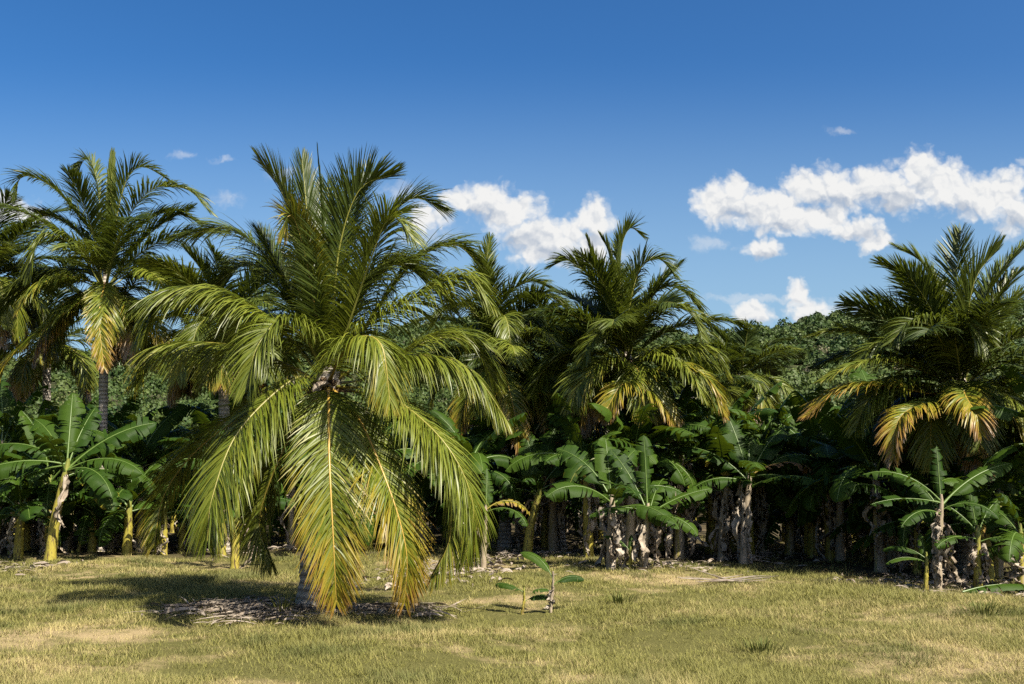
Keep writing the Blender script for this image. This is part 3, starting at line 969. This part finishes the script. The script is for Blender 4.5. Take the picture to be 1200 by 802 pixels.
def dry_leaf_mesh(c0, az, length, wd, seed, out=.16):
    r = np.random.default_rng(seed)
    h = np.array([math.cos(az), math.sin(az), 0])
    p = np.array(c0, float)
    n = 16
    pts = [p, p + h * out * .7 + np.array([0, 0, .05]), p + h * out + np.array([0, 0, -.25 * length])]
    for q in (.5, .75, 1.0):
        pts.append(p + h * out * (1 + r.normal(0, .5)) + np.array([r.normal(0, .06), r.normal(0, .06), -q * length]))
    C, _ = spline(pts, n)
    B = np.cross([0, 0, 1.0], h)
    m = 7
    s = np.linspace(-1, 1, m)
    tq = np.linspace(0, 1, n)
    prof = wd * np.interp(tq, [0, .15, .4, .8, 1], [.15, .6, 1, .8, .15])
    V = np.zeros((n, m, 3))
    phase = r.random() * 6
    for i in range(n):
        tw = phase + tq[i] * r.uniform(1.2, 2.0)
        side = B * math.cos(tw) + h * math.sin(tw)
        V[i] = C[i] + s[:, None] * side * prof[i] * (.75 + .5 * r.random(m))[:, None] + (h * math.cos(tw) - B * math.sin(tw)) * (np.where(np.arange(m) % 2, 1, -1) * prof[i] * .45 + r.normal(0, .02, m))[:, None] + r.normal(0, .012, (m, 3))
    ids = np.arange(n * m).reshape(n, m)
    F = np.stack([ids[:-1, :-1], ids[:-1, 1:], ids[1:, 1:], ids[1:, :-1]], -1)
    F = F.reshape(-1, 4)
    F = F[r.random(len(F)) > .2]
    at = np.zeros((n * m, 4)); at[:, 2] = r.random()
    return mk('dry_leaf', V.reshape(-1, 3), F, [M_DRY], att=at)


BS = [1000]


def banana(label, base, height, group='banana plants', leaves=None, n=8, lean=(0, 0), r=.095, dry=.3, skirt=3, skirt_len=.9, leaf_len=1.65, name='banana_plant', wmax=.29, tears=14, seed=None, cat='banana plant', spread=1.0, ang=None, ribs=True):
    """height: where the leaves leave the stem. leaves: (azimuth deg, elevation deg, length, curl deg[, age])"""
    BS[0] += 50
    sd = BS[0] if seed is None else seed
    rr = np.random.default_rng(sd)
    root = empty(name, base)
    tag(root, label, cat, group)
    top = np.array([lean[0], lean[1], height])
    path, _ = spline([np.array([0, 0, -.08]), np.array([lean[0] * .35, lean[1] * .35, height * .5]), top, top + np.array([lean[0] * .1, lean[1] * .1, .22])], 22)
    tq = np.linspace(0, 1, 22)
    rad = r * np.interp(tq, [0, .08, .5, .9, 1], [1.3, 1.12, .92, .62, .3]) * (1 + .05 * np.sin(np.arange(22) * 1.9))
    v, f, tl = tube(path, rad, 12)
    v = v + rr.normal(0, .004, v.shape)
    at = np.zeros((len(v), 4)); at[:, 0] = tl
    o = link('pseudostem', mk('pseudostem', v, f, [M_STEM], att=at), root)
    o['dry'] = float(dry)
    if leaves is None:
        a0 = rr.random() * 360 if ang is None else ang
        leaves = []
        for i in range(n):
            q = (i + .5) / n
            leaves.append((a0 + i * 137.5 + rr.normal(0, 18), 80 - 72 * q ** .8 * spread + rr.normal(0, 8), leaf_len * (.8 + .3 * math.sin(3.1 * q)) * (1 + rr.normal(0, .07)),
                           30 + 85 * q + rr.normal(0, 16), max(0, (q - .55) * .7 + rr.normal(0, .12))))
    for i, lf in enumerate(leaves):
        az, e, ln, cu = lf[:4]
        age = lf[4] if len(lf) > 4 else 0.04 + .2 * rr.random()
        c0 = top + np.array([math.cos(R(az)), math.sin(R(az)), 0]) * r * .3 + np.array([0, 0, .12 - .25 * i / max(1, len(leaves))])
        lm, rm = banana_leaf_mesh(R(az), R(e), ln, R(cu), wmax * (ln / 1.65) ** .7, int(tears * (.5 + rr.random())), c0, rr.normal(0, .25) + (.6 * math.cos(R(az)) if RIBS[0] else 0), sd + i + 1,
                                  fold=.18 + .25 * rr.random())
        o = link('leaf', lm, root)
        o['age'] = float(age)
        if rm:
            q = link('midrib', rm, o)
            q['age'] = float(age)
    for i in range(skirt):
        az = rr.random() * 6.28
        hh = height * (.98 - .35 * rr.random())
        c0 = np.array([lean[0], lean[1], 0]) * (hh / height) + np.array([math.cos(az) * r * .7, math.sin(az) * r * .7, hh])
        link('dry_leaf', dry_leaf_mesh(c0, az, min(hh * .98, skirt_len * (.5 + .8 * rr.random())), (.035 + .055 * rr.random()) * min(1, r / .07), sd + 30 + i, out=r * (1.1 + .9 * rr.random())), root)
    return root


def dup(src, loc, rz, scale, label, group):
    o = src.copy(); COL.objects.link(o)
    o.location = loc; o.rotation_euler = (0, 0, rz); o.scale = (scale,) * 3
    o['label'] = label; o['group'] = group
    for ch in list(src.children):
        c_ = ch.copy(); COL.objects.link(c_); c_.parent = o
        for g in list(ch.children):
            d_ = g.copy(); COL.objects.link(d_); d_.parent = c_
    return o


def bpx(label, px, py, top, **kw):
    """banana plant whose base and crown lie in these photo directions"""
    b = G(px, py)
    t = P(top[0], top[1], b[1]) - b
    return banana(label, b, t[2], lean=(t[0], 0), **kw)


FG = 'banana plants along the front of the grove'
# 0 deg = right, 90 = away, 180 = left, 270 = towards the camera
bpx('banana plant at far left with broad arching leaves and a leaning yellow stem', 58, 659, (78, 550), group=FG, dry=.0, r=.10, skirt=3, leaves=[
    (180, 35, 1.9, 60), (200, 12, 1.9, 50), (195, -8, 1.7, 45, .2), (110, 78, 1.7, 20), (75, 70, 1.6, 30), (20, 48, 2.0, 40), (350, 28, 1.8, 70), (330, 15, 1.7, 80),
    (340, 0, 1.6, 70, .45), (260, 60, 1.5, 60), (140, 60, 1.8, 40)])
bpx('short yellow banana stem at the left edge of the grove', 15, 648, (18, 590), group=FG, dry=.05, n=6, leaf_len=1.5, skirt=2, ang=40)
bpx('pale dry banana stem beside the yellow one at the left edge', 38, 642, (37, 585), group=FG, dry=.9, n=6, leaf_len=1.4, skirt=3, ang=90)
bpx('banana plant with a slim yellow stem just right of the left palm trunk', 128, 642, (131, 585), group=FG, dry=.0, n=7, leaf_len=1.5, skirt=2, r=.08, ang=10)
bpx('banana plant with long flat leaves left of the large front palm', 225, 640, (240, 535), group=FG, dry=.4, leaf_len=1.8, skirt=3, leaves=[
    (175, 25, 2.0, 45), (190, 5, 1.7, 50), (120, 75, 1.5, 20), (60, 72, 1.4, 25), (20, 40, 1.6, 60), (330, 30, 1.5, 70), (250, 45, 1.4, 70), (150, -10, 1.3, 50, .9)])
bpx('yellow banana stem under the left fronds of the large front palm', 275, 664, (277, 600), group=FG, dry=.1, n=6, leaf_len=1.0, skirt=2, r=.08, ang=100)
bpx('low banana plant under the hanging left frond of the large front palm', 192, 650, (193, 600), group=FG, dry=.3, n=6, leaf_len=1.1, skirt=2, r=.07, ang=200)
bpx('thin pale stemmed banana plant with a brown edged leaf right of the large front palm', 566, 667, (569, 605), group=FG, dry=.75, r=.055, skirt=1, leaves=[
    (10, 40, 1.0, 110, .75), (340, 25, 1.0, 95, .2), (170, 50, 1.0, 90), (80, 80, 1.0, 20), (250, 45, .9, 100, .3)], wmax=.2)
bpx('banana plant with a bright yellow stem and fan of raised leaves left of centre', 617, 652, (632, 578), group=FG, dry=.0, r=.10, leaf_len=1.7, skirt=2, leaves=[
    (60, 70, 1.6, 20), (20, 55, 1.7, 35), (0, 30, 1.7, 65), (345, 8, 1.6, 60, .2), (120, 75, 1.6, 20), (165, 45, 1.4, 80), (190, 25, 1.4, 70), (260, 55, 1.4, 90), (330, 35, 1.4, 80)])
bpx('yellow banana stem in the shade right of the thin pale stem', 588, 640, (590, 585), group=FG, dry=.1, n=7, leaf_len=1.4, r=.07, skirt=2, ang=70)
bpx('slim banana plant in the gap behind the bright yellow stem', 654, 628, (658, 565), group=FG, dry=.2, n=7, leaf_len=1.5, skirt=3, ang=20)
bpx('yellowing banana stem in the gap left of the first shaggy trunk', 690, 632, (692, 570), group=FG, dry=.15, n=8, leaf_len=1.5, skirt=4, ang=150)
bpx('banana plant with a pale trunk and shaggy dry leaves left of the small front one', 716, 670, (717, 592), group=FG, dry=.8, r=.085, skirt=7, skirt_len=1.1, leaves=[
    (150, 62, 1.5, 50), (60, 65, 1.4, 45), (200, 40, 1.4, 80), (10, 40, 1.5, 75), (280, 50, 1.3, 90), (100, 80, 1.4, 20), (330, 20, 1.3, 70)])
bpx('small banana plant in front with a bunch of grey dry leaves at its foot', 754, 672, (759, 604), group=FG, dry=.6, r=.075, skirt=7, skirt_len=.75, leaf_len=1.3, leaves=[
    (95, 86, 1.35, 8), (140, 65, 1.4, 25), (185, 20, 1.1, 55), (10, 32, 1.3, 25), (345, 10, 1.0, 70), (60, 60, 1.1, 40), (300, 30, .9, 90)], wmax=.22)
bpx('tallest banana plant at centre with huge leaves and a long skirt of dead leaves', 796, 654, (798, 540), group=FG, dry=.55, r=.11, skirt=12, skirt_len=1.6, leaves=[
    (165, 52, 2.1, 25), (185, 20, 1.7, 60), (140, 66, 2.0, 25), (110, 80, 1.9, 15), (60, 76, 1.9, 15), (40, 62, 2.0, 25), (10, 45, 2.0, 55), (345, 22, 1.7, 70), (200, 0, 1.5, 60, .3),
    (270, 60, 1.5, 90), (310, 30, 1.4, 90, .5)], wmax=.29)
bpx('banana plant with yellow spots on its trunk just right of the tallest one', 832, 650, (835, 560), group=FG, dry=.2, n=9, leaf_len=1.7, skirt=5, ang=30)
bpx('banana trunk wrapped in pale dry leaves, left one of a pair right of centre', 846, 656, (852, 570), group=FG, dry=.9, n=8, leaf_len=1.6, skirt=8, skirt_len=1.2, ang=300)
bpx('banana plant with one brown tattered leaf hanging to its right', 872, 660, (878, 565), group=FG, dry=.85, r=.09, skirt=7, skirt_len=1.1, leaves=[
    (0, 35, 1.6, 80, .95), (345, 15, 1.3, 70, .3), (40, 55, 1.8, 35), (120, 75, 1.7, 20), (160, 50, 1.6, 50), (190, 20, 1.4, 70), (260, 50, 1.4, 80), (75, 70, 1.7, 30), (320, 25, 1.6, 50)])
bpx('dark banana plant with drooping torn leaves left of the shaded gap', 925, 652, (930, 560), group=FG, dry=.5, n=9, leaf_len=1.7, skirt=5, ang=80)
bpx('dark banana plant with pale dead leaves right of the shaded gap', 985, 658, (985, 560), group=FG, dry=.7, n=9, leaf_len=1.7, skirt=8, ang=130)
bpx('dark banana plant deep in the shade below the orange palm fronds', 1050, 660, (1045, 565), group=FG, dry=.6, n=9, leaf_len=1.6, skirt=5, ang=180)
bpx('banana plant at right with two curving leaves and a ragged white skirt', 1099, 690, (1103, 596), group=FG, dry=.7, r=.055, skirt=9, skirt_len=.85, leaves=[
    (175, 50, 1.3, 70), (190, 12, 1.2, 30), (15, 42, 1.5, 35), (70, 82, 1.0, 10), (330, 30, .9, 90), (120, 60, 1.2, 60), (215, 20, 1.0, 70)], wmax=.2)
bpx('small banana plant with a vertical young leaf near the right edge', 1146, 690, (1146, 632), group=FG, dry=.2, r=.06, skirt=5, skirt_len=.5, leaf_len=1.0, leaves=[
    (160, 55, 1.0, 50), (30, 60, 1.0, 50), (90, 80, .9, 10), (195, 15, .9, 50), (345, 25, .8, 70), (60, 50, 1.0, 80, .8)], wmax=.17)
bpx('small banana plant cut off by the right edge of the photo', 1197, 690, (1196, 630), group=FG, dry=.4, r=.06, skirt=4, skirt_len=.5, n=6, leaf_len=1.0, ang=200)
bpx('banana plant with dead brown leaves between the right palm and the right edge', 1168, 676, (1172, 575), group=FG, dry=.5, n=8, leaf_len=1.3, skirt=8, ang=60)

SLIM = [
    ('slim yellow banana stem between the pale dry stem and the leaning plant at far left', 48, 640, 0, .07, 1.3),
    ('thin pale banana stem just left of the grey left palm trunk', 100, 636, .9, .06, 1.3),
    ('slim green banana stem in the shade right of the left palm trunk', 160, 638, .1, .06, 1.2),
    ('slim pale banana stem touching the bright yellow stem left of centre', 607, 646, .85, .06, 1.3),
    ('slim leaning banana plant between the bright yellow stem and the gap', 640, 634, .15, .065, 1.4),
    ('slim yellow green banana stem just behind the small plant with grey dead leaves', 775, 645, .0, .06, 1.3),
    ('slim banana plant with torn leaves between the shaggy trunk pair and the dark gap', 895, 650, .3, .07, 1.5),
    ('slim banana plant with torn leaves standing in the middle of the dark gap', 955, 646, .3, .07, 1.5),
    ('slim banana plant with torn leaves on the dark side left of the white skirted plant', 1020, 656, .3, .07, 1.4),
    ('slim yellow green banana plant close behind the white skirted plant', 1075, 672, .1, .06, 1.3)]
for i, (lab, px, py, dr, rad, ln) in enumerate(SLIM):
    bpx(lab, px, py, (px + rng.normal(0, 5), py - 58 - 14 * rng.random()), group=FG, dry=dr, r=rad, n=7, leaf_len=ln, skirt=4, wmax=.22, spread=.75)

TALL = [
    ('tall banana plant towering over the short yellow stem at the left edge', 30, 645, 108),
    ('tall banana plant rising between the left palm trunk and the large front palm', 165, 644, 100),
    ('tall banana plant behind the thin pale stem right of the large front palm', 548, 652, 104),
    ('tall banana plant just right of the bright yellow stem left of centre', 648, 648, 112),
    ('tall banana plant behind the first shaggy trunk left of centre', 690, 656, 112),
    ('tall banana plant behind the small front plant with grey dead leaves', 738, 657, 118),
    ('tall banana plant behind the right shoulder of the tallest central one', 838, 652, 116),
    ('tall banana plant behind the one with the brown tattered leaf', 896, 652, 120),
    ('tall banana plant rising out of the dark gap', 952, 654, 112)]
for i, (lab, px, py, up_) in enumerate(TALL):
    bpx(lab, px, py, (px + rng.normal(0, 6), py - up_), group='tall banana plants of the second row', dry=.25 + .4 * (i % 2), r=.10, n=11, leaf_len=1.75, skirt=6, skirt_len=1.3, wmax=.27, spread=.85, ang=float(rng.random() * 360))

# saplings on the open grass
bpx('young banana sucker on the open grass with two dark leaves', 645, 716, (648, 690), group='young banana plants on the grass', dry=.7, r=.019, skirt=1, skirt_len=.2, name='banana_sapling', cat='sapling', leaves=[
    (150, 66, .6, 70), (15, 42, .46, 75), (200, 35, .3, 80)], wmax=.18, tears=3)
bpx('smallest banana sucker on the grass, left of the other one', 612, 716, (614, 706), group='young banana plants on the grass', dry=.2, r=.018, skirt=0, name='banana_sapling', cat='sapling', leaves=[
    (165, 35, .42, 50), (10, 40, .36, 70)], wmax=.20, tears=2)
bpx('little banana sucker at the foot of the shaggy plant left of centre', 738, 672, (739, 655), group='young banana plants on the grass', dry=.2, r=.03, skirt=0, name='banana_sapling', cat='sapling', leaves=[
    (150, 55, .6, 60), (30, 60, .5, 50), (80, 80, .5, 20)], wmax=.13, tears=2)
bpx('bright green banana sucker left of the white skirted plant at right', 1085, 690, (1086, 664), group='young banana plants on the grass', dry=.1, r=.035, skirt=0, name='banana_sapling', cat='sapling', leaves=[
    (160, 40, .7, 70), (190, 25, .7, 60), (40, 60, .7, 50), (90, 80, .6, 20)], wmax=.15, tears=2)
bpx('small banana sucker between the two stems at far left', 92, 648, (96, 625), group='young banana plants on the grass', dry=.1, r=.04, skirt=0, name='banana_sapling', cat='sapling', leaves=[
    (20, 50, 1.0, 40), (160, 60, .8, 60), (350, 20, .8, 60), (90, 80, .8, 10)], wmax=.17, tears=3)

# the grove behind: a few kinds copied
RIBS[0] = False
protos = []
for i in range(7):
    low = i >= 5
    protos.append(banana('banana plant in the dense dark grove', (0, 60, 0), .75 + .2 * (i - 5) if low else (1.45, 1.75, 2.0, 2.2, 2.4)[i], group='banana plants deep in the grove', n=9 if low else 11,
                         leaf_len=1.5 if low else 1.9, dry=.5 * (i % 2) + .1, skirt=1 if low else 4, skirt_len=1.2, seed=5000 + 60 * i, wmax=.28, spread=.8 if low else .95))
rr = np.random.default_rng(77)
placed = []
tries = 0
while len(placed) < 165 and tries < 40000:
    tries += 1
    Y = rr.uniform(16, 37)
    X = rr.uniform(-.57, .57) * Y
    if Y < edge_y(X) + 1.0 or Y > edge_y(X) + 14: continue
    if min([9] + [math.hypot(X - a, Y - b) for a, b in placed]) < .9: continue
    placed.append((X, Y))
placed.sort(key=lambda q: q[1])
seen = set()
for i, (X, Y) in enumerate(placed):
    px = 600 + X / Y * FPX
    if px < 300: z = ('shaded banana plant crowded behind the left palm trunk', 'banana plants behind the left palm')
    elif px < 560: z = ('shaded banana plant in the dark behind the large front palm', 'banana plants behind the large front palm')
    elif px < 900: z = ('shaded banana plant in the thick grove behind the shaggy trunks', 'banana plants behind the shaggy trunks')
    else: z = ('shaded banana plant in the dark grove around the right palm', 'banana plants around the right palm')
    s = rr.uniform(.8, 1.15)
    depth_in = Y - edge_y(X)
    k = int(rr.choice([5, 6])) if (depth_in > 9.5 or rr.random() < .36) else int(rr.integers(5))
    loc, rz = (X, Y, float(gh(X, Y))), rr.random() * 6.28
    if k not in seen:
        seen.add(k)
        o = protos[k]
        o.location = loc; o.rotation_euler = (0, 0, rz); o.scale = (s,) * 3
        o['label'] = z[0]; o['group'] = z[1]
    else:
        dup(protos[k], loc, rz, s, *z)
RIBS[0] = True

# a fallen leaf at the right edge
b = G(1128, 697)
lm, rm = banana_leaf_mesh(R(5), R(16), 1.25, R(34), .17, 7, (0, 0, .05), -.5, 4242, fold=.5, petiole=.04)
o = link('banana_leaf', lm); o.location = b; o['age'] = 0.0
tag(o, 'large green banana leaf lying on the grass at the right edge', 'leaf')
q = link('midrib', rm, o); q['age'] = 0.0


# ------------------------------------------------------------------ litter, twigs
def litter(name, label, centers, n, spread, ln, fat=1.0, kind='stuff', cat='leaf litter'):
    r = np.random.default_rng(len(label) + n)
    V, F, off = [], [], 0
    for i in range(n):
        cx, cy = centers[r.integers(len(centers))]
        x, y = cx + r.normal(0, spread[0]), cy + r.normal(0, spread[1])
        a = r.random() * 6.28
        L_ = ln * (.4 + r.random())
        wd = (.010 + .032 * r.random() ** 2) * fat
        k = np.linspace(-.5, .5, 5)
        z = gh(x, y) + .01 + .05 * r.random() + .05 * r.random() * np.cos(k * 3) + k * r.normal(0, .12) * L_
        cxy = np.stack([x + np.cos(a) * k * L_, y + np.sin(a) * k * L_, np.maximum(z, gh(x, y) + .006)], 1)
        s = np.array([-math.sin(a), math.cos(a), r.normal(0, .7)])
        ww = wd * np.array([.3, 1, 1, .8, .1])
        v = np.stack([cxy - s * ww[:, None], cxy + s * ww[:, None]], 1).reshape(-1, 3)
        V.append(v)
        i0 = off + np.arange(4) * 2
        F.append(np.stack([i0, i0 + 1, i0 + 3, i0 + 2], 1))
        off += 10
    return tag(link(name, mk(name, np.vstack(V), np.vstack(F), [M_LITTER])), label, cat, kind=kind)


litter('leaf_litter', 'bleached dead frond pieces heaped round the foot of the large front palm', [tuple(G(a, b)[:2]) for a, b in ((250, 724), (270, 722), (310, 724), (330, 716), (365, 722), (410, 718), (455, 722), (480, 716), (300, 732), (245, 716))], 1000, (.34, .2), .46, fat=.36)
ed = []
for px, py in ((10, 668), (150, 640), (240, 640), (300, 648), (520, 672), (560, 665), (590, 655), (620, 652), (650, 645), (680, 640), (500, 680), (840, 654), (1060, 680), (1120, 685), (1170, 690), (920, 655), (760, 668)):
    ed.append(tuple(G(px, py)[:2]))
litter('grove_litter', 'pale fallen banana leaves strewn along the edge of the grove', ed, 2600, (.6, .7), .22, fat=.55)


def twigs():
    r = np.random.default_rng(5)
    b = G(853, 686)
    V, F, off = [], [], 0
    for i in range(16):
        a = r.normal(0, .5)
        L_ = .3 + .5 * r.random()
        p0 = np.array([r.normal(0, .12), r.normal(0, .1), .02 + .03 * r.random()])
        d = np.array([math.cos(a), math.sin(a), r.normal(.08, .12)]) * (1 if r.random() < .5 else -1)
        d[2] = abs(d[2])
        pp, _ = spline([p0, p0 + d * L_ * .5 + r.normal(0, .02, 3), p0 + d * L_], 6)
        v, f, _t = tube(pp, np.linspace(.011, .004, 6), 5)
        V.append(v); F.append(f + off); off += len(v)
    o = link('twig_heap', mk('twig_heap', np.vstack(V), np.vstack(F), [M_LITTER])); o.location = b
    tag(o, 'little heap of dry twigs lying on the open grass', 'twigs')


twigs()


def grass_tuft(label, px, py, n, hgt, rad, green):
    r = np.random.default_rng(n + px)
    b = G(px, py)
    V, F, A, off = [], [], [], 0
    for i in range(n):
        a = r.random() * 6.28
        h = np.array([math.cos(a), math.sin(a), 0])
        ln = hgt * (.5 + .6 * r.random())
        p = h * rad * .5 * r.random()
        C, _ = spline(arc_pts(p, a, R(88 - 30 * r.random()), ln, R(20 + 70 * r.random()), 4), 7)
        sd = np.cross([0, 0, 1.0], h)
        w_ = .006 * np.array([.7, 1, 1, .9, .7, .4, .05])
        V.append(np.stack([C - sd * w_[:, None], C + sd * w_[:, None]], 1).reshape(-1, 3))
        i0 = off + np.arange(6) * 2
        F.append(np.stack([i0, i0 + 1, i0 + 3, i0 + 2], 1)); off += 14
        at = np.zeros((14, 4)); at[:, 1] = green; at[:, 2] = r.random(); A.append(at)
    o = link('grass_tuft', mk('grass_tuft', np.vstack(V), np.vstack(F), [bpy.data.materials['dry grass blades']], att=np.vstack(A)))
    o.location = b
    tag(o, label, 'grass tuft', 'taller grass tufts')


grass_tuft('tall thin grass tuft at the foot of the large front palm', 330, 726, 46, .42, .25, .6)
grass_tuft('dark green weedy tuft on the grass left of the twig heap', 727, 710, 90, .2, .5, 1.0)
grass_tuft('low green tuft on the open grass below the twig heap', 894, 757, 90, .17, .5, 1.0)
grass_tuft('dark low weed tuft on the grass near the fallen banana leaf', 1151, 722, 130, .2, .7, 1.0)
